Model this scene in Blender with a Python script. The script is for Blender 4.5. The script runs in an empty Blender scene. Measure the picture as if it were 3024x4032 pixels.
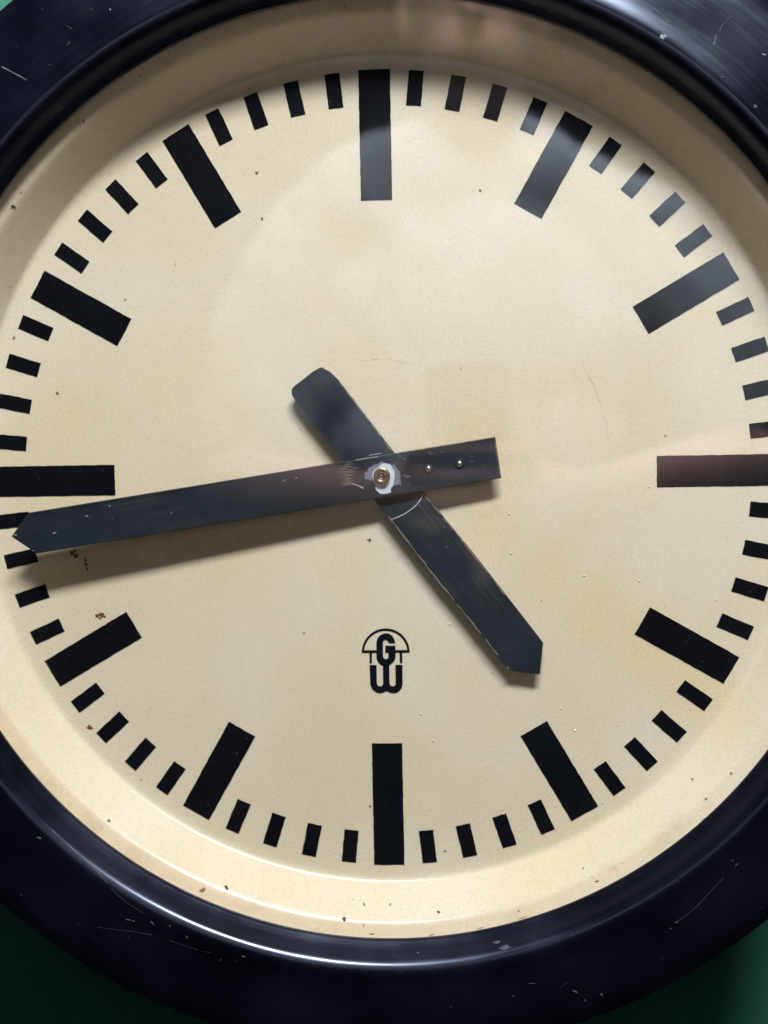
import bpy, bmesh, math, random
from mathutils import Vector, Matrix
random.seed(7)
scene = bpy.context.scene
col = scene.collection

# ---------------------------------------------------------------- camera
# The clock's own frame: x right, y up, z out of the wall, origin at the dial centre.
CH = 1.22                                   # height of the dial centre above the ground
def world(p): return Vector((p[0], -p[2], p[1] + CH))
CAM = Vector((0.05215556, 0.03404289, 0.6868068))
RIGHT = Vector((0.99713183, -0.01920117, -0.07320812))
DOWN = Vector((-0.01355073, -0.99694572, 0.07691296))
FWD = Vector((-0.07446134, -0.07570033, -0.9943465))
FPX = 5400.0
def wdir(v): return Vector((v[0], -v[2], v[1]))
cd = bpy.data.cameras.new('camera')
cam = bpy.data.objects.new('camera', cd); col.objects.link(cam)
m = Matrix((wdir(RIGHT), -wdir(DOWN), -wdir(FWD))).transposed().to_4x4()
m.translation = world(CAM)
cam.matrix_world = m
cd.sensor_fit = 'HORIZONTAL'; cd.sensor_width = 36.0; cd.lens = 36.0 * FPX / 3024
cd.clip_start = 0.01; cd.clip_end = 50
cd.dof.use_dof = True; cd.dof.focus_distance = 0.675; cd.dof.aperture_fstop = 6.5
scene.camera = cam

# ---------------------------------------------------------------- light
w = bpy.data.worlds.new('World'); scene.world = w; w.use_nodes = True
bg = w.node_tree.nodes['Background']
bg.inputs[0].default_value = (0.75, 0.85, 1.0, 1); bg.inputs[1].default_value = 0.005
def area(name, loc, target, sx, sy, power, colour, spread=180):
    l = bpy.data.lights.new(name, 'AREA'); l.shape = 'RECTANGLE'; l.size = sx; l.size_y = sy
    l.energy = power; l.color = colour; l.spread = math.radians(spread)
    o = bpy.data.objects.new(name, l); col.objects.link(o)
    o.location = world(loc)
    o.rotation_euler = (world(target) - world(loc)).to_track_quat('-Z', 'Y').to_euler()
    return o
area('window_light', (0.36, 1.87, 1.40), (0, 0, 0), 1.05, 0.27, 90, (0.86, 0.92, 1.0))
area('person_fill_light', (0.10, 1.25, 0.20), (0.05, 0.24, 1.0), 0.6, 0.25, 5.6, (0.95, 0.96, 1.0), 62)  # added fill, no real fixture: brightens the photographer mirrored in the glass
vs = scene.view_settings
vs.view_transform = 'Standard'; vs.look = 'None'; vs.gamma = 1; vs.exposure = 0.44
vs.use_curve_mapping = False
scene.render.engine = 'CYCLES'
scene.cycles.max_bounces = 5; scene.cycles.diffuse_bounces = 3; scene.cycles.glossy_bounces = 3; scene.cycles.transparent_max_bounces = 8

# ---------------------------------------------------------------- materials
def new_mat(name):
    mt = bpy.data.materials.new(name); mt.use_nodes = True
    nt = mt.node_tree; b = nt.nodes['Principled BSDF']
    return mt, nt, b
def N(nt, t, **kw):
    n = nt.nodes.new(t)
    for k, v in kw.items():
        if k in ('inp',):
            for kk, vv in v.items(): n.inputs[kk].default_value = vv
        else: setattr(n, k, v)
    return n
def coords(nt): return N(nt, 'ShaderNodeTexCoord').outputs['Object']
def noise(nt, vec, scale, detail=3, rough=.55, dist=0):
    n = N(nt, 'ShaderNodeTexNoise'); nt.links.new(vec, n.inputs['Vector'])
    n.inputs['Scale'].default_value = scale; n.inputs['Detail'].default_value = detail
    n.inputs['Roughness'].default_value = rough; n.inputs['Distortion'].default_value = dist
    return n.outputs['Fac']
def ramp(nt, fac, a, b, lo=0.0, hi=1.0, smooth=True):
    n = N(nt, 'ShaderNodeMapRange'); n.interpolation_type = 'SMOOTHSTEP' if smooth else 'LINEAR'
    nt.links.new(fac, n.inputs['Value'])
    for k, v in zip(('From Min', 'From Max', 'To Min', 'To Max'), (a, b, lo, hi)): n.inputs[k].default_value = v
    return n.outputs['Result']
def mix(nt, fac, a, b):
    n = N(nt, 'ShaderNodeMix', data_type='RGBA')
    if isinstance(fac, float): n.inputs['Factor'].default_value = fac
    else: nt.links.new(fac, n.inputs['Factor'])
    for s, v in ((6, a), (7, b)):
        if isinstance(v, tuple): n.inputs[s].default_value = (*v, 1)
        else: nt.links.new(v, n.inputs[s])
    return n.outputs[2]
def mth(nt, op, a, b=None):
    n = N(nt, 'ShaderNodeMath', operation=op)
    for i, v in enumerate((a, b)):
        if v is None: continue
        if isinstance(v, (int, float)): n.inputs[i].default_value = v
        else: nt.links.new(v, n.inputs[i])
    return n.outputs[0]
def bump(nt, b, h, strength, dist=0.001):
    n = N(nt, 'ShaderNodeBump'); n.inputs['Strength'].default_value = strength
    n.inputs['Distance'].default_value = dist
    nt.links.new(h, n.inputs['Height']); nt.links.new(n.outputs[0], b.inputs['Normal'])
def stretch(nt, vec, rot, scl):
    n = N(nt, 'ShaderNodeMapping'); nt.links.new(vec, n.inputs['Vector'])
    n.inputs['Rotation'].default_value = (0, 0, rot)
    k = N(nt, 'ShaderNodeMapping'); nt.links.new(n.outputs[0], k.inputs['Vector'])
    k.inputs['Scale'].default_value = scl
    return k.outputs[0]
def simple(name, c, rough=.5, metal=0.0, spec=.5):
    mt, nt, b = new_mat(name)
    b.inputs['Base Color'].default_value = (*c, 1); b.inputs['Roughness'].default_value = rough
    b.inputs['Metallic'].default_value = metal; b.inputs['Specular IOR Level'].default_value = spec
    return mt

def dial_material():
    mt, nt, b = new_mat('aged_cream_paint')
    v = coords(nt)
    big = ramp(nt, noise(nt, v, 9, 3), .36, .66)
    c = mix(nt, big, (0.70, 0.572, 0.398), (0.725, 0.616, 0.466))
    # yellowed stains and a warm diagonal band at lower right, each with its own place
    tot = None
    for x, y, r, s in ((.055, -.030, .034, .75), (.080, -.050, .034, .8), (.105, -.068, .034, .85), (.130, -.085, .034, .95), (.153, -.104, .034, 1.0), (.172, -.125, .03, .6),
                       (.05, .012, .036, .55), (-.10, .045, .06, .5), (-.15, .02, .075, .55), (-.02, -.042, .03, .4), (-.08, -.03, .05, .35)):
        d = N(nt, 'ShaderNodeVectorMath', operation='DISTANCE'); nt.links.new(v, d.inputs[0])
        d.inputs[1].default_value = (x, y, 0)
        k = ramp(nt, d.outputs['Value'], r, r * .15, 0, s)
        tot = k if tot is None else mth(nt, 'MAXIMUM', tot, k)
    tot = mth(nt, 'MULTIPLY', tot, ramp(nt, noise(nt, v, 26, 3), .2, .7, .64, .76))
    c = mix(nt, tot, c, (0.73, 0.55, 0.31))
    # brownish ring at the very edge
    sep = N(nt, 'ShaderNodeSeparateXYZ'); nt.links.new(v, sep.inputs[0])
    edge = ramp(nt, sep.outputs['Z'], .0196, .0212, 0, .7)
    dl = N(nt, 'ShaderNodeVectorMath', operation='DISTANCE'); nt.links.new(v, dl.inputs[0]); dl.inputs[1].default_value = (-.14, -.18, .02)
    edge = mth(nt, 'MULTIPLY', edge, ramp(nt, dl.outputs['Value'], .30, .12, .25, 1.0))   # the tint is strongest at the lower left of the edge
    c = mix(nt, edge, c, (0.70, 0.50, 0.31))
    # pinhole specks and fine grime
    gr = mth(nt, 'MULTIPLY', ramp(nt, sep.outputs['Z'], .0150, .0214, 0, 1), ramp(nt, noise(nt, v, 55, 4), .54, .70, 0, .20))
    c = mix(nt, gr, c, (0.36, 0.24, 0.12))
    sp = ramp(nt, noise(nt, v, 520, 1.5, .5), .735, .80, 0, .55)
    c = mix(nt, sp, c, (0.33, 0.25, 0.15))
    fl = ramp(nt, noise(nt, v, 750, 2), .3, .7, .94, 1.04)
    hs = N(nt, 'ShaderNodeHueSaturation'); nt.links.new(c, hs.inputs['Color']); nt.links.new(fl, hs.inputs['Value'])
    nt.links.new(hs.outputs[0], b.inputs['Base Color'])
    b.inputs['Roughness'].default_value = .33
    nt.links.new(ramp(nt, noise(nt, v, 40, 2), .3, .7, .20, .32), b.inputs['Roughness'])
    b.inputs['Specular IOR Level'].default_value = .5
    bump(nt, b, noise(nt, v, 380, 2), .14, .0004)
    return mt

def black_paint(name, base, rough, streak_rot=None, wear=(.05, .045, .035), wear_amt=.5, bumpy=.12, spec=.5):
    mt, nt, b = new_mat(name)
    v = coords(nt)
    c = mix(nt, ramp(nt, noise(nt, v, 30, 4), .35, .7), base, tuple(x * 1.5 for x in base))
    if streak_rot is not None:
        s = stretch(nt, v, streak_rot, (22, 700, 300))
        st = noise(nt, s, 1.0, 4, .6)
        k = mth(nt, 'MULTIPLY', ramp(nt, st, .45, .75), ramp(nt, noise(nt, v, 22, 2), .42, .66))
        c = mix(nt, mth(nt, 'MULTIPLY', k, wear_amt), c, wear)
    d = ramp(nt, noise(nt, v, 520, 2), .69, .78, 0, .5)
    c = mix(nt, d, c, (.10, .10, .11))
    nt.links.new(c, b.inputs['Base Color'])
    nt.links.new(ramp(nt, noise(nt, v, 45, 4), .3, .7, rough * .8, rough * 1.25), b.inputs['Roughness'])
    b.inputs['Specular IOR Level'].default_value = spec
    bump(nt, b, noise(nt, v, 320, 3), bumpy, .0004)
    return mt

def bezel_material():
    mt, nt, b = new_mat('blue_black_enamel')
    v = coords(nt)
    sep = N(nt, 'ShaderNodeSeparateXYZ'); nt.links.new(v, sep.inputs[0])
    ang = mth(nt, 'ARCTAN2', sep.outputs['Y'], sep.outputs['X'])
    ln = N(nt, 'ShaderNodeVectorMath', operation='LENGTH'); nt.links.new(v, ln.inputs[0])
    cmb = N(nt, 'ShaderNodeCombineXYZ')
    nt.links.new(mth(nt, 'MULTIPLY', ang, 5.0), cmb.inputs[0]); nt.links.new(mth(nt, 'MULTIPLY', ln.outputs['Value'], 420.0), cmb.inputs[1])
    st = noise(nt, cmb.outputs[0], 1.0, 3, .6)                      # polishing streaks that run round the rim
    blotch = noise(nt, v, 16, 3, .6)
    c = mix(nt, ramp(nt, blotch, .35, .7), (.0022, .0022, .0048), (.0048, .0048, .0100))
    d = ramp(nt, noise(nt, v, 300, 2), .735, .8, 0, .25)
    c = mix(nt, d, c, (.12, .12, .15))
    nt.links.new(c, b.inputs['Base Color'])
    r = mth(nt, 'ADD', ramp(nt, blotch, .3, .75, .17, .28), ramp(nt, st, .42, .72, 0, .04))
    nt.links.new(r, b.inputs['Roughness'])
    b.inputs['Specular IOR Level'].default_value = .75
    b.inputs['Specular Tint'].default_value = (.74, .80, 1.0, 1)
    bump(nt, b, mth(nt, 'ADD', mth(nt, 'MULTIPLY', blotch, .6), mth(nt, 'MULTIPLY', noise(nt, v, 380, 2), .06)), .14, .0006)
    return mt

def wall_material():
    mt, nt, b = new_mat('green_wall_paint')
    v = coords(nt)
    c = mix(nt, ramp(nt, noise(nt, v, 9, 4), .35, .7), (.042, .205, .112), (.058, .245, .142))
    c = mix(nt, ramp(nt, noise(nt, v, 160, 2), .7, .78, 0, .7), c, (.02, .06, .04))
    nt.links.new(c, b.inputs['Base Color']); b.inputs['Roughness'].default_value = .55
    bump(nt, b, noise(nt, v, 110, 4), .35, .001)
    return mt

def glass_material():
    mt = bpy.data.materials.new('clear_glass'); mt.use_nodes = True
    nt = mt.node_tree; nt.nodes.clear()
    out = N(nt, 'ShaderNodeOutputMaterial')
    tr = N(nt, 'ShaderNodeBsdfTransparent'); tr.inputs[0].default_value = (.985, .992, .985, 1)
    gl = N(nt, 'ShaderNodeBsdfGlossy'); gl.inputs['Roughness'].default_value = .03
    lw = N(nt, 'ShaderNodeLayerWeight'); lw.inputs['Blend'].default_value = .5
    f = mth(nt, 'ADD', mth(nt, 'MULTIPLY', mth(nt, 'POWER', lw.outputs['Facing'], 5.0), .96), .043)
    mx = N(nt, 'ShaderNodeMixShader')
    nt.links.new(f, mx.inputs[0]); nt.links.new(tr.outputs[0], mx.inputs[1]); nt.links.new(gl.outputs[0], mx.inputs[2])
    nt.links.new(mx.outputs[0], out.inputs[0])
    return mt

M = dict(
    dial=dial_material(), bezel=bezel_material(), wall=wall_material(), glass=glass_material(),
    mark=black_paint('printed_black', (.0026, .003, .0048), .5, None, bumpy=.25, spec=.08),
    hour=black_paint('worn_black_blade', (.008, .0108, .0158), .48, math.radians(52.5), (.09, .08, .06), .5, .05, .35),
    minute=black_paint('worn_black_blade_long', (.008, .0108, .0158), .48, math.radians(-9), (.06, .057, .05), .28, .05, .35),
    case=simple('case_black', (.01, .01, .014), .5),
    brass=simple('brass', (.34, .26, .15), .33, 1.0),
    steel=simple('steel', (.62, .62, .62), .25, 1.0),
    dark=simple('dark_hole', (.006, .005, .004), .6),
    silver=simple('bare_aluminium', (.62, .65, .70), .45, .25),
    tin=simple('thin_grey_smear', (.17, .19, .225), .5, .3),
    rust=simple('rust', (.13, .045, .018), .8),
    grime=simple('brown_grime', (.23, .16, .09), .8),
    crack=simple('hairline_grime', (.655, .545, .375), .8),
    chip=simple('bare_chip', (.24, .25, .28), .6),
    dimchip=simple('dull_scuff', (.035, .035, .045), .5),
    wear=simple('rubbed_edge', (.17, .15, .11), .5),
    lowchip=simple('grey_chip', (.10, .105, .12), .6),
    lint=simple('pale_scratch', (.5, .48, .44), .6),
    blister=simple('paint_blister', (.72, .64, .47), .3),
)

# ---------------------------------------------------------------- helpers
def obj(name, me, mat, parent=None):
    o = bpy.data.objects.new(name, me); col.objects.link(o)
    if mat is not None and not me.materials: me.materials.append(mat)
    if parent is not None: o.parent = parent
    return o
def mesh(name, verts, faces, smooth=False):
    me = bpy.data.meshes.new(name); me.from_pydata([tuple(v) for v in verts], [], faces); me.update()
    if smooth:
        for p in me.polygons: p.use_smooth = True
    return me
def from_bm(name, bm, smooth=False, angle=None):
    bmesh.ops.recalc_face_normals(bm, faces=bm.faces)
    me = bpy.data.meshes.new(name); bm.to_mesh(me); bm.free()
    if smooth:
        for p in me.polygons: p.use_smooth = True
    if angle: me.set_sharp_from_angle(angle=math.radians(angle))
    return me
def ray(px, py):
    d = RIGHT * ((px - 1512) / FPX) + DOWN * ((py - 2016) / FPX) + FWD
    return d
def at(px, py, z):
    d = ray(px, py); t = (z - CAM.z) / d.z
    return CAM + d * t
def lathe(profile, n=256, closed=False, wob=None):
    vs_, fs = [], []
    k = len(profile)
    for i in range(n):
        a = 2 * math.pi * i / n
        for j, (r, z) in enumerate(profile):
            dr = wob(a, j) if wob else 0
            vs_.append(((r + dr) * math.cos(a), (r + dr) * math.sin(a), z))
    for i in range(n):
        i2 = (i + 1) % n
        for j in range(k if closed else k - 1):
            j2 = (j + 1) % k
            fs.append((i * k + j, i2 * k + j, i2 * k + j2, i * k + j2))
    return vs_, fs
def catmull(pts, n=6):
    out = []
    for i in range(len(pts) - 1):
        p0 = pts[max(i - 1, 0)]; p1 = pts[i]; p2 = pts[i + 1]; p3 = pts[min(i + 2, len(pts) - 1)]
        for s in range(n):
            t = s / n
            out.append(tuple(.5 * (2 * b + (c - a) * t + (2 * a - 5 * b + 4 * c - d) * t * t + (3 * b - a - 3 * c + d) * t ** 3)
                             for a, b, c, d in zip(p0, p1, p2, p3)))
    out.append(pts[-1]); return out
def prism(pts, z0, z1, bev=0.0, zf=None):
    """closed outline (x, y) -> solid between z0 and z1 (zf(x, y) adds a tilt)"""
    bm = bmesh.new()
    top = [bm.verts.new((x, y, z1 + (zf(x, y) if zf else 0))) for x, y in pts]
    bot = [bm.verts.new((x, y, z0 + (zf(x, y) if zf else 0))) for x, y in pts]
    ft = bm.faces.new(top); bm.faces.new(list(reversed(bot)))
    n = len(pts)
    for i in range(n): bm.faces.new((top[i], bot[i], bot[(i + 1) % n], top[(i + 1) % n]))
    if bev:
        es = [e for e in ft.edges]
        bmesh.ops.bevel(bm, geom=es, offset=bev, segments=2, profile=.6, affect='EDGES', clamp_overlap=True)
    return bm

# ---------------------------------------------------------------- the wall
WZ = -0.150
bm = bmesh.new()
for x, y, z in ((-2, -CH, WZ), (2, -CH, WZ), (2, 1.6, WZ), (-2, 1.6, WZ), (-2, -CH, WZ - .1), (2, -CH, WZ - .1), (2, 1.6, WZ - .1), (-2, 1.6, WZ - .1)):
    bm.verts.new(world((x, y, z)))
bm.verts.ensure_lookup_table()
for f in ((0, 1, 2, 3), (7, 6, 5, 4), (0, 4, 5, 1), (1, 5, 6, 2), (2, 6, 7, 3), (3, 7, 4, 0)): bm.faces.new([bm.verts[i] for i in f])
wall = obj('wall', from_bm('wall', bm), M['wall']); wall['kind'] = 'structure'

# ---------------------------------------------------------------- the clock
clock = bpy.data.objects.new('wall_clock', None); col.objects.link(clock)
clock.location = (0, 0, CH); clock.rotation_euler = (math.radians(90), 0, 0)
clock['label'] = 'large round station clock with cream dial and black rim on green wall'
clock['category'] = 'clock'

# dial: flat plate with a dished, turned-up rim
DIAL = [(0.0005, 0), (.05, 0), (.1, 0), (.15, 0), (.185, 0), (.203, 0)] + \
    catmull([(.2050, .0000), (.2070, .0003), (.2085, .0011), (.2097, .0025), (.2112, .0045), (.2160, .0111), (.2205, .0172), (.2217, .0187), (.2229, .0199), (.2246, .0209), (.2266, .0218), (.2290, .0228), (.2325, .0243)], 4)
v_, f_ = lathe(DIAL, 320)
f_.append(tuple(i * len(DIAL) for i in range(320))[::-1])
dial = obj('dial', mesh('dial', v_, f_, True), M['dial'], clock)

# rim (bezel)
BEZ = catmull([(.2296, .0230), (.2287, .0250), (.2284, .0266), (.2288, .0277), (.2302, .0294), (.2319, .0316), (.2333, .0338), (.2345, .0358), (.2356, .0374), (.2368, .0386), (.2383, .0395), (.2402, .0400), (.2428, .0397),
               (.2490, .0381), (.2590, .0362), (.2700, .0342), (.2780, .0322), (.2825, .0304), (.2848, .0293), (.2864, .0284)], 6)
BEZC = BEZ + [(.2838, .0274), (.2800, .0286), (.2740, .0304), (.262, .0322), (.240, .0295), (.2335, .0255), (.2335, .0230)]
v_, f_ = lathe(BEZC, 320, True)
v_ = [(x - .0018 * min(max((math.hypot(x, y) - .245) / .04, 0), 1), y + .0006 * min(max((math.hypot(x, y) - .245) / .04, 0), 1), z) for x, y, z in v_]   # the rim is not quite round
rim_me = mesh('rim', v_, f_, True); rim_me.set_sharp_from_angle(angle=math.radians(35))
bezel = obj('rim', rim_me, M['bezel'], clock)
bezel['label'] = 'glossy blue-black rolled metal rim'
v_, f_ = lathe([(.270, .0260), (.270, WZ + .001), (.262, WZ + .001), (.262, .0270)], 160, True)
case = obj('case_side', mesh('case_side', v_, f_, False), M['case'], clock)

# glass pane
v_, f_ = lathe([(.0005, .0242), (.12, .0242), (.2278, .0242), (.2278, .0270), (.12, .0270), (.0005, .0270)], 128, True)
glass = obj('glass', mesh('glass', v_, f_, False), M['glass'], clock)
glass['label'] = 'clear flat glass pane faintly mirroring the photographer'

# surfaces to lay small marks on
def prof_z(prof, r):
    for (r0, z0), (r1, z1) in zip(prof, prof[1:]):
        if r0 <= r <= r1 and r1 > r0: return z0 + (z1 - z0) * (r - r0) / (r1 - r0)
    return None
BEZTOP = [p for i, p in enumerate(BEZ) if p[1] > .0275 or p[0] > .24]
def hit(px, py, kind):
    d = ray(px, py)
    if kind == 'dial': prof = DIAL
    elif kind == 'bezel': prof = BEZTOP
    if callable(kind):
        z = .01
        for _ in range(8):
            p = at(px, py, z); z = kind(p.x, p.y)
        return at(px, py, z)
    z = .045
    while z > -.005:
        p = at(px, py, z); pz = prof_z(prof, math.hypot(p.x, p.y))
        if pz is not None and z <= pz: return at(px, py, pz)
        z -= .00025
    return at(px, py, 0)
def lift(p, px, py, h): return p - ray(px, py).normalized() * h

cnt = {}
def flake(name, px, py, size, kind, mat, parent, elong=1.0, ang=0.0, h=.00025, dome=.0002, seed=None):
    rnd = random.Random(seed if seed is not None else int(px * 31 + py * 17))
    n = 11; vs_ = [lift(hit(px, py, kind), px, py, h + dome)]
    for i in range(n):
        a = 2 * math.pi * i / n
        r = size * rnd.uniform(.45, 1.15)
        x, y = r * math.cos(a) * elong, r * math.sin(a) / max(elong, 1)
        qx = px + x * math.cos(ang) - y * math.sin(ang); qy = py + x * math.sin(ang) + y * math.cos(ang)
        vs_.append(lift(hit(qx, qy, kind), qx, qy, h))
    fs = [(0, i + 1, (i + 1) % n + 1) for i in range(n)]
    return obj(name, mesh(name, vs_, fs), mat, parent)
def stroke(name, pts, width, kind, mat, parent, jit=.5, sub=5, h=.0003, gaps=0.0):
    pts = catmull([(x, y) for x, y in pts], sub)
    rnd = random.Random(int(pts[0][0] * 13 + pts[0][1]))
    vs_, fs = [], []
    for i, (x, y) in enumerate(pts):
        a = pts[max(i - 1, 0)]; b = pts[min(i + 1, len(pts) - 1)]
        tx, ty = b[0] - a[0], b[1] - a[1]; L = math.hypot(tx, ty) or 1
        wd = width * .5 * (rnd.uniform(1 - jit, 1 + jit * .5)) * (.35 if i in (0, len(pts) - 1) else 1)
        x += rnd.uniform(-jit, jit) * width * .4; y += rnd.uniform(-jit, jit) * width * .4
        for s in (-1, 1):
            qx, qy = x - ty / L * wd * s, y + tx / L * wd * s
            vs_.append(lift(hit(qx, qy, kind), qx, qy, h))
    for i in range(len(pts) - 1):
        if rnd.random() < gaps: continue
        fs.append((2 * i, 2 * i + 1, 2 * i + 3, 2 * i + 2))
    if not fs: return
    return obj(name, mesh(name, vs_, fs), mat, parent)

# printed marks: 60 bars with slightly ragged printed edges
def bar(r0, r1, wd, th, rnd, jit=.00012):
    pts = []
    d = (math.sin(th), math.cos(th)); t = (math.cos(th), -math.sin(th))
    corners = [(r1, -wd / 2), (r1, wd / 2), (r0, wd / 2), (r0, -wd / 2)]
    for i in range(4):
        (ra, wa), (rb, wb) = corners[i], corners[(i + 1) % 4]
        n = max(3, int(math.hypot(rb - ra, wb - wa) / .0022))
        for s in range(n):
            f = s / n; j = jit if s else jit * .4
            r = ra + (rb - ra) * f + rnd.uniform(-j, j); q = wa + (wb - wa) * f + rnd.uniform(-j, j)
            pts.append((r * d[0] + q * t[0], r * d[1] + q * t[1]))
    return pts[::-1]
for i in range(60):
    th = i * math.pi / 30
    rnd = random.Random(i)
    if i % 15 == 0: nm, a = 'hour_mark', (.13656, .2000, .01556)
    elif i % 5 == 0: nm, a = 'hour_mark', (.14905, .1997, .01552)
    else: nm, a = 'minute_mark', (.18287, .19978, .0074)
    if 43.5 < i < 46.5 and i != 45 and False: continue
    obj(nm, from_bm(nm, prism(bar(*a, th, rnd), .00005, .00022)), M['mark'], dial)

# printed emblem: G over W under an open umbrella shape
def ez(x, y):
    p = at(1380 + x / 5.925, 2430 + y / 5.925, .0003); return (p.x, p.y)
def arc(cx, cy, r, a0, a1, n): return [(cx + r * math.cos(math.radians(a0 + (a1 - a0) * i / n)), cy - r * math.sin(math.radians(a0 + (a1 - a0) * i / n))) for i in range(n + 1)]
EMB = [
    arc(823, 820, 558, 180, 0, 36) + arc(823, 820, 506, 6, 174, 36),
    [(265, 771), (612, 771), (612, 829), (262, 832)], [(1040, 767), (1384, 765), (1380, 822), (1040, 824)],
    [(445, 829), (502, 829), (500, 1062), (488, 1072), (458, 1072), (447, 1062)],
    [(1146, 824), (1208, 824), (1212, 1058), (1200, 1068), (1164, 1068), (1153, 1056)],
    [(1045, 605), (1040, 570), (1020, 510), (985, 450), (930, 400), (880, 380), (825, 375), (760, 385), (690, 425), (640, 480), (612, 550), (605, 620), (605, 930), (615, 980), (650, 1050),
     (700, 1105), (757, 1130), (905, 1120), (940, 1095), (1000, 1050), (1040, 980), (1055, 930), (1048, 665), (815, 665), (812, 828), (885, 828), (885, 930), (870, 965), (825, 980), (780, 965), (760, 920), (757, 600), (765, 560), (790, 535), (821, 527), (855, 535), (880, 570), (900, 605)],
    [(448, 1115), (608, 1115), (615, 1540), (635, 1590), (690, 1617), (745, 1595), (762, 1555), (757, 1112), (905, 1112), (912, 1550), (935, 1595), (985, 1615), (1035, 1595), (1055, 1550), (1048, 1110), (1213, 1110),
     (1217, 1560), (1195, 1650), (1130, 1730), (1060, 1765), (985, 1772), (920, 1755), (847, 1720), (770, 1755), (690, 1773), (610, 1755), (520, 1690), (472, 1600), (462, 1540)],
]
bm = bmesh.new()
for k, poly in enumerate(EMB):
    pts = [ez(x, y) for x, y in poly]
    z = .00030 + .00002 * (k % 4)
    ring = [bm.verts.new((x, y, z)) for x, y in pts]
    f = bm.faces.new(ring)
bm.normal_update(); bmesh.ops.triangulate(bm, faces=bm.faces)
me = bpy.data.meshes.new('emblem'); bm.to_mesh(me); bm.free()
emb = obj('emblem', me, M['mark'], dial); emb['label'] = 'printed black emblem of letters G and W under a dome'

# rust, pinholes, blisters and hairlines on the dial (positions in photograph pixels, laid on the dial surface)
for px, py, s, k in ((284, 2178, 15, 'rust'), (300, 2190, 11, 'rust'), (296, 2166, 8, 'rust'), (335, 2205, 7, 'rust'), (338, 2222, 9, 'rust'), (343, 2240, 7, 'rust'),
                     (383, 2424, 12, 'rust'), (400, 2420, 12, 'rust'), (412, 2428, 8, 'rust'), (393, 2432, 8, 'grime'), (354, 2866, 12, 'rust'), (351, 2858, 8, 'rust'), (429, 3230, 8, 'grime'),
                     (798, 3502, 11, 'grime'), (792, 3506, 8, 'grime'), (893, 3497, 12, 'rust'), (889, 3490, 7, 'rust'), (1355, 3620, 11, 'rust'), (1433, 3560, 7, 'grime'), (1537, 3560, 6, 'grime'), (1726, 3590, 8, 'rust'),
                     (1432, 3642, 5, 'grime'), (2042, 3585, 6, 'grime'), (52, 812, 9, 'rust'), (58, 815, 6, 'rust'), (83, 757, 5, 'grime'), (330, 478, 6, 'rust'), (549, 296, 5, 'rust'),
                     (1032, 860, 7, 'rust'), (1013, 679, 6, 'grime'), (1008, 681, 5, 'grime'), (493, 1179, 6, 'grime'), (224, 1546, 6, 'rust'), (228, 1550, 5, 'grime'), (55, 1330, 7, 'grime'), (1455, 2127, 7, 'rust'), (1448, 2125, 4, 'grime'),
                     (1891, 749, 6, 'rust'), (2308, 387, 5, 'grime'), (2726, 3066, 6, 'grime'), (2880, 3045, 6, 'grime'), (1752, 3350, 7, 'grime'), (1456, 3175, 6, 'rust'), (1197, 2492, 5, 'grime'), (2297, 3417, 6, 'grime'), (2780, 3145, 6, 'grime'),
                     (811, 150, 5, 'rust'), (1359, 28, 5, 'rust'), (40, 1131, 4, 'rust'), (182, 1210, 3, 'grime'), (555, 3070, 4, 'rust'), (1814, 1450, 3, 'grime'), (1182, 1690, 3, 'rust'), (690, 1040, 3, 'grime'), (2620, 1715, 4, 'grime')):
    flake('rust_spot' if k == 'rust' else 'dirt_spot', px, py, s * .9, 'dial', M[k], dial, elong=random.uniform(1, 1.3), ang=random.uniform(0, 3))
for px, py, s in ((2301, 2267, 8), (2012, 2181, 7), (2004, 2024, 7), (1772, 2458, 9), (2517, 2288, 6), (2207, 2790, 8), (2265, 2877, 7), (1706, 2917, 9), (2132, 2361, 6), (1658, 2812, 7), (2374, 3162, 7), (2820, 2365, 6), (1937, 2648, 5), (2428, 2855, 5), (1954, 2990, 5), (2557, 1918, 6), (2620, 2385, 5), (1985, 3206, 6)):
    flake('paint_blister', px, py, s * .9, 'dial', M['dial'], dial, h=.00003, dome=.0005, seed=int(px))
HAIR = [([(2316, 1468), (2340, 1520), (2355, 1560), (2368, 1592)], 2.5), ([(2372, 1617), (2385, 1660), (2395, 1720), (2402, 1790)], 2.5), ([(2402, 1800), (2403, 1850), (2400, 1905), (2403, 1975)], 2.5),
        ([(1908, 1648), (1922, 1680), (1931, 1710)], 3), ([(1958, 1900), (1955, 1960), (1940, 2010)], 3), ([(1418, 1420), (1470, 1412), (1530, 1412), (1602, 1428)], 3), ([(980, 1785), (988, 1812)], 4), ([(2105, 3245), (2095, 3320)], 2), ([(2310, 3300), (2345, 3400)], 2), ([(2190, 3255), (2200, 3300)], 2)]
for pts, wd in HAIR: stroke('hairline_crack', pts, wd * .55, 'dial', M['crack'], dial, jit=.6, gaps=.22)
# paint worn to rust where the dial meets the rim
for px, py, e in ((1463, 3677, 14), (1890, 3654, 18), (2060, 3612, 30), (1700, 3680, 16), (2350, 3470, 10)):
    flake('rust_spot', px, py, 6, 'dial', M['grime'], dial, elong=e / 7, ang=-.1 if px < 1700 else -.25)

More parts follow.
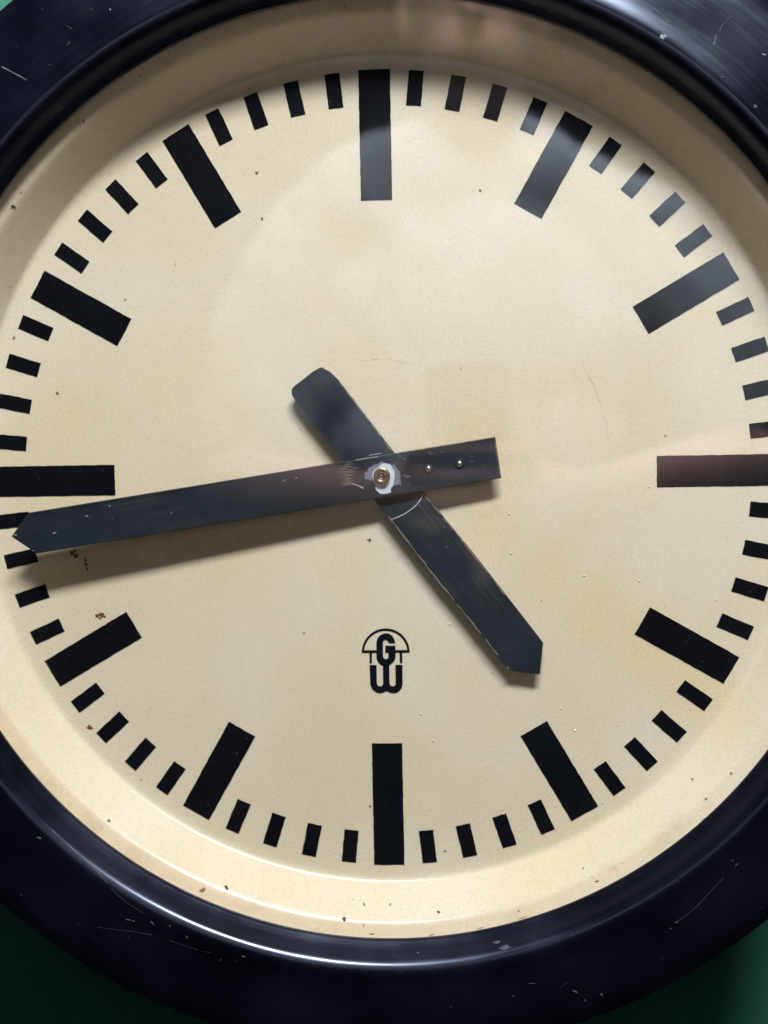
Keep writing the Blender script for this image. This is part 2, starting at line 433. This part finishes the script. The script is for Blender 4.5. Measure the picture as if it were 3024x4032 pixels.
# chips and scuffs on the rim
for px, py, s, e, a, k in ((2608, 146, 11, 1.3, .7, 'chip'), (2617, 141, 8, 1.5, .3, 'chip'), (2814, 165, 7, 3.0, -1.25, 'chip'), (2818, 145, 5, 2.5, -1.2, 'chip'), (3008, 215, 7, 2.2, .15, 'chip'), (434, 38, 5, 1.2, 0, 'chip'), (358, 35, 5, 3.0, .7, 'dimchip'),
                           (270, 170, 8, 2.2, -1.0, 'dimchip'), (195, 256, 6, 3, -.1, 'dimchip'), (155, 3300, 9, 1.6, .3, 'chip'), (505, 3622, 7, 2.0, .2, 'chip'), (525, 3627, 6, 1.3, 0, 'chip'), (598, 3633, 9, 1.9, .8, 'chip'), (668, 3646, 5, 1, 0, 'chip'),
                           (736, 3690, 6, 1.4, 1, 'chip'), (960, 3768, 8, 1.3, .3, 'chip'), (870, 3780, 5, 1.2, 0, 'dimchip'), (2265, 3905, 9, 1.8, .5, 'chip'), (2368, 3916, 7, 1.2, .4, 'chip'), (2304, 3940, 5, 1.5, 1.2, 'chip'), (2885, 3390, 7, 1.3, 0, 'dimchip'), (2900, 3405, 9, 1.5, -.9, 'dimchip'),
                           (1955, 3712, 14, 1.5, -.2, 'dimchip'), (1990, 3730, 18, 1.8, -.2, 'dimchip'), (1645, 3752, 7, 1.2, 0, 'dimchip'), (2090, 3873, 8, 3, 0, 'dimchip'), (2664, 3632, 5, 1.2, .5, 'chip'), (2770, 3227, 6, 2, -.9, 'chip'), (2607, 3773, 5, 1.5, 1, 'dimchip'), (2640, 3657, 4, 1.4, -.8, 'chip'), (1580, 3828, 4, 1, 0, 'dimchip'), (2022, 3922, 4, 1, 0, 'chip'),
                           (2790, 255, 5, 2, .2, 'dimchip'), (2850, 305, 6, 2.2, .2, 'dimchip'), (2975, 420, 9, 1.4, .8, 'dimchip'), (2600, 122, 5, 1.3, 0, 'dimchip')):
    flake('paint_chip', px, py, s * .85, 'bezel', M['lowchip' if k == 'chip' and py > 3000 else k], bezel, elong=e, ang=a)
for pts, wd, k in (([(5, 262), (60, 290), (108, 316)], 2.6, 'chip'), ([(258, 98), (285, 115)], 2, 'dimchip'), ([(2665, 3630), (2700, 3605), (2745, 3568), (2790, 3520), (2850, 3455)], 4, 'dimchip'), ([(300, 3640), (450, 3660), (600, 3682), (760, 3735), (830, 3752)], 3, 'dimchip'),
                   ([(190, 3255), (290, 3345), (390, 3440), (470, 3530), (570, 3600)], 4, 'dimchip'), ([(2560, 20), (2640, 90), (2720, 150)], 2, 'dimchip'), ([(2830, 130), (2850, 90), (2885, 60)], 2, 'dimchip'), ([(2200, 3890), (2235, 3870)], 2, 'dimchip')):
    stroke('scratch', pts, wd, 'bezel', M[k], bezel, jit=.5, gaps=.12)

# ---------------------------------------------------------------- hour hand
HZ = .0068
HOUR = [(1148, 1533), (1160, 1518), (1190, 1497), (1230, 1464), (1256, 1449), (1267, 1446), (1277, 1452), (1300, 1464), (1322, 1490), (1329, 1492), (1550, 1779), (1670, 1941), (1881, 2199), (2139, 2531), (2126, 2656), (2004, 2640), (1653, 2201), (1517, 2022), (1350, 1812), (1157, 1570), (1147, 1550)]
pts = [(at(x, y, HZ).x, at(x, y, HZ).y) for x, y in HOUR][::-1]
hour = obj('hour_hand', from_bm('hour_hand', prism(pts, HZ - .0012, HZ, .0004)), M['hour'], clock)
hour['label'] = 'short worn black hand with pointed tip'
hk = lambda x, y: HZ
stroke('scratch', [(1668, 1941), (1655, 1968), (1629, 1997), (1588, 2026), (1537, 2047)], 3.4, hk, M['lint'], hour, jit=.2)
stroke('worn_edge', [(1334, 1502), (1440, 1640), (1545, 1778)], 6, hk, M['wear'], hour, jit=.7, gaps=.12, sub=14)
stroke('worn_edge', [(1673, 1950), (1778, 2078), (1876, 2199), (1990, 2345)], 6, hk, M['wear'], hour, jit=.7, gaps=.12, sub=14)
stroke('worn_edge', [(1527, 2029), (1660, 2204), (1800, 2380), (2006, 2636)], 6, hk, M['wear'], hour, jit=.7, gaps=.12, sub=14)
stroke('worn_edge', [(1166, 1577), (1250, 1682), (1350, 1806)], 3.5, hk, M['dimchip'], hour, jit=.7, gaps=.2, sub=14)
rnd = random.Random(3)
for i in range(16):
    t = rnd.random(); a = (1240, 1540) if t < .35 else (1640, 2060); b = (1420, 1780) if t < .35 else (2080, 2600)
    s = rnd.random(); o_ = rnd.uniform(-50, 50)
    flake('paint_chip', a[0] + (b[0] - a[0]) * s + o_ * .78, a[1] + (b[1] - a[1]) * s - o_ * .62, rnd.uniform(1.8, 3.2), hk, M['chip' if rnd.random() < .3 else 'dimchip'], hour)
# pipe that carries the hands
v_, f_ = lathe([(.0045, .0001), (.0045, .0090), (.0010, .0090)], 32)
obj('arbor', mesh('arbor', [(x + .0008, y + .0006, z) for x, y, z in v_], f_, True), M['brass'], clock)

# ---------------------------------------------------------------- minute hand (slightly sprung towards the glass at its tip)
def mz(x, y): return .0108 - .040 * x
MIN = [(1950, 1720), (1974, 1883), (143, 2180), (44, 2113), (112, 2019)]
pts = []
for x, y in MIN:
    p = hit(x, y, mz); pts.append((p.x, p.y))
pts = pts[::-1]
area2 = sum(a[0] * b[1] - b[0] * a[1] for a, b in zip(pts, pts[1:] + pts[:1]))
if area2 < 0: pts = pts[::-1]
minute = obj('minute_hand', from_bm('minute_hand', prism(pts, -.0014, 0, .0005, mz)), M['minute'], clock)
minute['label'] = 'long worn black hand with pointed tip and riveted tail'
def disc(name, px, py, prof, mat, parent, n=40, dz=0):
    c = hit(px, py, mz); v_, f_ = lathe(prof, n)
    k = len(prof)
    if prof[-1][0] < .0006: f_.append(tuple(i * k + k - 1 for i in range(n)))
    return obj(name, mesh(name, [(c.x + x, c.y + y, c.z + z + dz) for x, y, z in v_], f_, True), mat, parent)
OUTR = [(300, 650), (345, 640), (400, 640), (405, 545), (470, 500), (530, 470), (590, 410), (640, 380), (700, 405), (760, 375), (810, 315), (870, 285), (900, 335), (960, 352), (1120, 385), (1190, 420), (1270, 440), (1288, 360), (1302, 500), (1345, 520), (1385, 575), (1440, 620), (1462, 720), (1465, 820), (1472, 930), (1490, 1010), (1478, 1115), (1440, 1030), (1360, 1060), (1290, 1080), (1240, 1090), (1160, 1180), (1000, 1200), (640, 1050), (560, 930), (500, 950), (480, 900), (330, 880), (292, 830)]
INR = [(560, 640), (640, 560), (760, 480), (800, 430), (870, 370), (980, 365), (1120, 390), (1180, 470), (1230, 560), (1270, 640), (1275, 800), (1265, 960), (1220, 1100), (1160, 1180), (1150, 1260), (1180, 1310), (1060, 1350), (900, 1375), (800, 1350), (720, 1290), (660, 1200), (640, 1060), (590, 950), (550, 830)]
def patch(name, poly, h, mat, jit):
    rnd = random.Random(5); out = []
    for i in range(len(poly)):
        a, b = poly[i], poly[(i + 1) % len(poly)]
        for s in range(3):
            out.append((a[0] + (b[0] - a[0]) * s / 3 + rnd.uniform(-jit, jit), a[1] + (b[1] - a[1]) * s / 3 + rnd.uniform(-jit, jit)))
    vs_ = []
    for x, y in out:
        p = hit(1400 + x / 8.295, 1780 + y / 8.295, mz); vs_.append((p.x, p.y, p.z + h))
    bm = bmesh.new(); f = bm.faces.new([bm.verts.new(v) for v in vs_])
    if f.calc_area() and f.normal.z < 0: f.normal_flip()
    bmesh.ops.triangulate(bm, faces=[f])
    me = bpy.data.meshes.new(name); bm.to_mesh(me); bm.free()
    return obj(name, me, mat, minute)
patch('metal_smear', OUTR, .00015, M['tin'], 14)
p_ = patch('metal_smear', INR, .0003, M['silver'], 9); p_['label'] = 'bright scraped metal around the centre'
hx, hy = 1504, 1873
disc('bushing', hx, hy, [(.0041, .0), (.0041, .0022), (.0038, .0026), (.0026, .0026), (.0021, .0022), (.0019, .0012)], M['brass'], minute)
disc('bushing_well', hx, hy, [(.0021, .0009), (.0003, .0009)], M['dark'], minute)
disc('sleeve', hx, hy, [(.0018, .0009), (.0018, .0019), (.00145, .0019), (.0014, .0011)], M['brass'], minute)
disc('arbor_tip', hx + 1, hy - 1, [(.0005, .0009), (.0005, .0016), (.0003, .0018), (.0001, .0018)], M['steel'], minute, 16)
for rx, ry in ((1687, 1846), (1809, 1827)):
    disc('rivet_ring', rx, ry, [(.0023, .00005), (.0023, .0003), (.0014, .0003)], M['dark'], minute, 28)
    disc('rivet', rx, ry, [(.0016, .0), (.0016, .0007), (.0013, .0012), (.0008, .0015), (.0002, .0016)], M['steel'], minute, 28)
# wear on the long hand
rnd = random.Random(11)
for i in range(46):                                            # rubbed patch left of the centre
    x = 1370 + rnd.gauss(0, 13); y = 1862 + rnd.uniform(-42, 46); L = rnd.uniform(6, 20)
    stroke('scratch', [(x - L, y + L * .15 + rnd.uniform(-3, 3)), (x + L, y - L * .15)], rnd.uniform(1.2, 2.4), mz, M['wear'], minute, jit=.3, sub=2, h=.0002)
for pts_ in ([(1400, 1812), (1440, 1805), (1495, 1798)], [(1452, 1794), (1475, 1789), (1502, 1785)], [(1415, 1918), (1433, 1924)], [(1385, 1905), (1410, 1912), (1432, 1920)]):
    stroke('scratch', pts_, 2.5, mz, M['lint'], minute, jit=.5, h=.0003)
for x, y, s in ((1595, 1872, 4), (1601, 1879, 4), (1608, 1875, 4), (1614, 1877, 3), (1570, 1795, 3), (1577, 1797, 3), (1591, 1806, 4), (1645, 1786, 3), (1690, 1783, 4), (1697, 1788, 4), (1712, 1786, 3), (1735, 1778, 3), (1742, 1780, 3), (1805, 1777, 3), (1850, 1797, 3), (1862, 1796, 3), (1852, 1816, 3), (1861, 1817, 3), (1905, 1832, 2.5), (1610, 1907, 3), (1120, 1892, 5), (1167, 1882, 5),
                (1124, 1886, 3), (432, 1992, 6), (340, 2032, 6), (345, 2034, 4), (213, 2099, 6), (219, 2098, 4), (62, 2107, 6), (675, 2020, 4), (442, 2047, 3), (130, 2168, 4), (1232, 1886, 3), (1440, 1832, 3), (1100, 1990, 3)):
    flake('paint_chip', x, y, s * .75, mz, M['chip'], minute, elong=1.4, ang=rnd.uniform(-.4, .4), h=.0002, dome=.0001)
stroke('worn_edge', [(120, 2022), (600, 1944), (1100, 1862), (1540, 1792)], 3, mz, M['dimchip'], minute, jit=.6, gaps=.2, sub=25)
stroke('worn_edge', [(1946, 1727), (1968, 1878)], 3, mz, M['wear'], minute, jit=.6, gaps=.1, sub=12)
stroke('worn_edge', [(1540, 1789), (1750, 1755), (1946, 1723)], 3, mz, M['wear'], minute, jit=.6, gaps=.25, sub=20)

# ---------------------------------------------------------------- the photographer, seen only as a reflection in the glass
from mathutils import noise as mnoise
def mat_fabric(name, c, sc=60):
    mt, nt, b = new_mat(name); v = coords(nt)
    nt.links.new(mix(nt, ramp(nt, noise(nt, v, sc, 3), .3, .7), c, tuple(x * .88 for x in c)), b.inputs['Base Color'])
    b.inputs['Roughness'].default_value = .85
    bump(nt, b, noise(nt, v, 500, 2), .2, .001)
    return mt
M['skin'] = mat_fabric('skin', (.64, .36, .32), 25)
M['shirt'] = mat_fabric('pale_cotton', (.46, .49, .56))
M['trousers'] = mat_fabric('dark_denim', (.03, .035, .05))
M['shoe'] = simple('shoe_leather', (.03, .025, .02), .5)
M['hair'] = mat_fabric('short_hair', (.05, .035, .025), 200)
M['eye'] = simple('eye', (.6, .6, .6), .1)
M['phone'] = simple('phone_body', (.02, .02, .024), .35)
M['lens'] = simple('lens_glass', (.005, .005, .008), .05)
def ell(bm, c, r, seg=20):
    mt_ = Matrix.Translation(Vector(c)) @ Matrix.Diagonal((*r, 1))
    bmesh.ops.create_uvsphere(bm, u_segments=seg, v_segments=seg // 2, radius=1, matrix=mt_)
def limb(bm, pts, rs, seg=14):
    """tapered closed tube through pts with round ends"""
    P_ = [Vector(p) for p in pts]
    Q = [Vector(q[:3]) for q in catmull([tuple(p) for p in P_], 5)]
    R_ = [q[0] for q in catmull([(r,) for r in rs], 5)]
    rings = []
    for i, q in enumerate(Q):
        t = (Q[min(i + 1, len(Q) - 1)] - Q[max(i - 1, 0)]).normalized()
        a = t.orthogonal().normalized() if i == 0 else (rings[-1][1] - t * rings[-1][1].dot(t)).normalized()
        b_ = t.cross(a)
        rings.append(([bm.verts.new(q + (a * math.cos(2 * math.pi * k / seg) + b_ * math.sin(2 * math.pi * k / seg)) * R_[i]) for k in range(seg)], a))
    for (r0, _), (r1, _) in zip(rings, rings[1:]):
        for k in range(seg): bm.faces.new((r0[k], r0[(k + 1) % seg], r1[(k + 1) % seg], r1[k]))
    bm.faces.new(rings[0][0][::-1]); bm.faces.new(rings[-1][0])
    ell(bm, Q[0], (R_[0],) * 3, 12); ell(bm, Q[-1], (R_[-1],) * 3, 12)
def up(p):                                   # torso and head a little higher, feet and hands where they are
    k = min(max((p[1] + .10) / .3, 0), 1)
    return Vector((p[0], p[1] + .04 * k, p[2]))
def solidify(name, bm, voxel, smooth=6, folds=0.0):
    for v in bm.verts: v.co = world(up(v.co))
    bmesh.ops.recalc_face_normals(bm, faces=bm.faces)
    me = bpy.data.meshes.new(name + '_rough'); bm.to_mesh(me); bm.free()
    t = bpy.data.objects.new(name + '_rough', me); col.objects.link(t)
    md = t.modifiers.new('r', 'REMESH'); md.mode = 'VOXEL'; md.voxel_size = voxel
    sm = t.modifiers.new('s', 'SMOOTH'); sm.factor = .5; sm.iterations = smooth
    dg = bpy.context.evaluated_depsgraph_get(); dg.update()
    out = bpy.data.meshes.new_from_object(t.evaluated_get(dg)); out.name = name
    bpy.data.objects.remove(t); bpy.data.meshes.remove(me)
    if folds:
        nrm = [v.normal.copy() for v in out.vertices]
        for v, nv in zip(out.vertices, nrm):
            p = v.co.copy()
            k = mnoise.noise(Vector((p.x * 14 + p.z * 5, p.y * 10, p.z * 7))) + .5 * mnoise.noise(Vector((p.x * 30, p.y * 20, p.z * 18 + p.x * 12)))
            v.co = p + nv * k * folds
    for p in out.polygons: p.use_smooth = True
    return out
PX = .045
SH = {1: (PX + .19, .180, 1.0), -1: (PX - .185, .205, 1.0)}
EL = {1: (PX + .33, -.045, .93), -1: (PX - .29, -.06, .95)}
WR = {1: (.155, -.066, .752), -1: (-.078, -.066, .755)}
def body_bm():
    bm = bmesh.new()
    ell(bm, (PX, .445, .935), (.074, .098, .094)); ell(bm, (PX, .385, .910), (.056, .062, .066)); ell(bm, (PX, .352, .885), (.024, .02, .022))
    limb(bm, [(PX, .448, .852), (PX, .425, .836), (PX, .405, .826)], [.009, .012, .015], 10)               # nose
    limb(bm, [(PX - .05, .462, .866), (PX, .458, .846), (PX + .05, .462, .866)], [.010, .012, .010], 10)   # brow
    limb(bm, [(PX - .02, .375, .850), (PX, .372, .842), (PX + .02, .375, .850)], [.006, .008, .006], 8)    # lips
    for s in (-1, 1): ell(bm, (PX + s * .077, .425, .94), (.012, .032, .02), 12)
    limb(bm, [(PX, .39, .955), (PX, .31, .975), (PX, .22, .995)], [.055, .056, .07])
    ell(bm, (PX, .09, 1.0), (.165, .17, .10)); ell(bm, (PX, -.14, 1.0), (.15, .19, .098)); ell(bm, (PX, -.36, 1.0), (.16, .12, .105))
    limb(bm, [(PX - .15, .20, 1.0), (PX, .225, .998), (PX + .15, .20, 1.0)], [.055, .065, .055])
    for s in (-1, 1):
        e, wv = Vector(EL[s]), Vector(WR[s])
        limb(bm, [SH[s], (Vector(SH[s]) + e) / 2 + Vector((s * .01, 0, 0)), e], [.056, .048, .041])
        limb(bm, [e, e.lerp(wv, .35), wv], [.041, .042, .028])
        pe = Vector((.077 if s > 0 else -.003, -.055, .698))                                               # phone edge
        kn = pe + Vector((s * .016, -.004, .002))
        limb(bm, [wv, wv.lerp(kn, .5), kn], [.027, .028, .022])                                            # palm
        for i, (dy, L) in enumerate(((.036, .040), (.014, .046), (-.008, .043), (-.029, .034))):           # fingers round the front
            b0 = kn + Vector((0, dy * .8, 0)); b1 = Vector((pe.x + s * .009, pe.y + dy, .681)); b2 = Vector((pe.x - s * L, pe.y + dy * 1.02, .6795))
            limb(bm, [b0, b1, b1.lerp(b2, .55), b2], [.0095, .0088, .008, .007], 10)
        limb(bm, [wv.lerp(kn, .55) + Vector((0, .016, .008)), pe + Vector((s * .008, .028, .022)), pe + Vector((-s * .022, .044, .0155))], [.012, .0105, .008], 10)   # thumb on the screen side
        hip = (PX + s * .085, -.40, 1.0)
        limb(bm, [hip, (PX + s * .095, -.60, .995), (PX + s * .10, -.80, .99)], [.088, .072, .055])
        limb(bm, [(PX + s * .10, -.80, .99), (PX + s * .10, -.93, 1.01), (PX + s * .10, -1.15, 1.02)], [.054, .053, .038])
        limb(bm, [(PX + s * .10, -1.165, 1.04), (PX + s * .105, -1.18, .96), (PX + s * .11, -1.19, .87)], [.038, .034, .028])
    return bm
person = obj('person', solidify('person', body_bm(), .0075, 3), M['skin'])
person['label'] = 'photographer in pale shirt raising a phone, mirrored in the clock glass'
person['category'] = 'person'
bm = bmesh.new()
ell(bm, (PX, .085, 1.0), (.19, .175, .122)); ell(bm, (PX, -.02, 1.0), (.18, .12, .118))
limb(bm, [(PX - .17, .212, 1.0), (PX, .262, .998), (PX + .17, .190, 1.0)], [.07, .078, .066])
for s in (-1, 1):
    a, b_ = Vector(SH[s]), Vector(EL[s])
    limb(bm, [a, a.lerp(b_, .35) + Vector((s * .012, 0, 0)), a.lerp(b_, .72)], [.070, .073, .074])
obj('shirt', solidify('shirt', bm, .008, 8, .013), M['shirt'], person)
bm = bmesh.new()
ell(bm, (PX, -.37, 1.0), (.176, .13, .121)); limb(bm, [(PX - .06, -.14, 1.0), (PX - .065, -.36, 1.0)], [.108, .116]); limb(bm, [(PX + .06, -.14, 1.0), (PX + .065, -.36, 1.0)], [.108, .116])
for s in (-1, 1): limb(bm, [(PX + s * .085, -.42, 1.0), (PX + s * .10, -.80, .99), (PX + s * .10, -1.14, 1.02)], [.10, .073, .062])
obj('trousers', solidify('trousers', bm, .009, 6, .006), M['trousers'], person)
bm = bmesh.new()
ell(bm, (PX, .462, .945), (.079, .092, .096))
bmesh.ops.bisect_plane(bm, geom=bm.verts[:] + bm.edges[:] + bm.faces[:], plane_co=(PX, .478, .87), plane_no=(0, -.75, -.66), clear_outer=True)
bmesh.ops.holes_fill(bm, edges=bm.edges)
obj('hair', solidify('hair', bm, .006, 3, .004), M['hair'], person)
for s in (-1, 1):
    bm = bmesh.new(); ell(bm, (PX + s * .031, .438, .858), (.011, .009, .009), 14)
    for v in bm.verts: v.co = world(up(v.co))
    obj('eye', from_bm('eye', bm, True), M['eye'], person)
    bm = bmesh.new()
    limb(bm, [(PX + s * .10, -1.175, 1.05), (PX + s * .105, -1.18, .96), (PX + s * .11, -1.19, .86)], [.045, .042, .034])
    obj('shoe', solidify('shoe', bm, .008, 4), M['shoe'], person)

# the phone that takes the picture: its lens sits at the camera
B = CAM - FWD * .0035
def ph(x, y, z): return B + RIGHT * x - DOWN * y - FWD * z
def phone_box(x0, x1, y0, y1, z0, z1, rad, bev):
    pts = []
    for cx, cy, a0 in ((x1 - rad, y1 - rad, 0), (x0 + rad, y1 - rad, 90), (x0 + rad, y0 + rad, 180), (x1 - rad, y0 + rad, 270)):
        for i in range(7):
            a = math.radians(a0 + 15 * i); pts.append((cx + rad * math.cos(a), cy + rad * math.sin(a)))
    bm = prism(pts, z0, z1, bev)
    for v in bm.verts: v.co = world(ph(*v.co))
    return bm
phone = obj('phone', from_bm('phone', phone_box(-.055, .025, -.125, .040, .0015, .0100, .012, .0015)), M['phone'])
phone['label'] = 'dark phone held in both hands by the photographer'; phone['category'] = 'phone'
for lx, ly in ((.004, .014), (-.018, -.006)):
    obj('lens', from_bm('lens', phone_box(lx - .008, lx + .008, ly - .008, ly + .008, .0004, .0015, .0078, .0003)), M['lens'], phone)
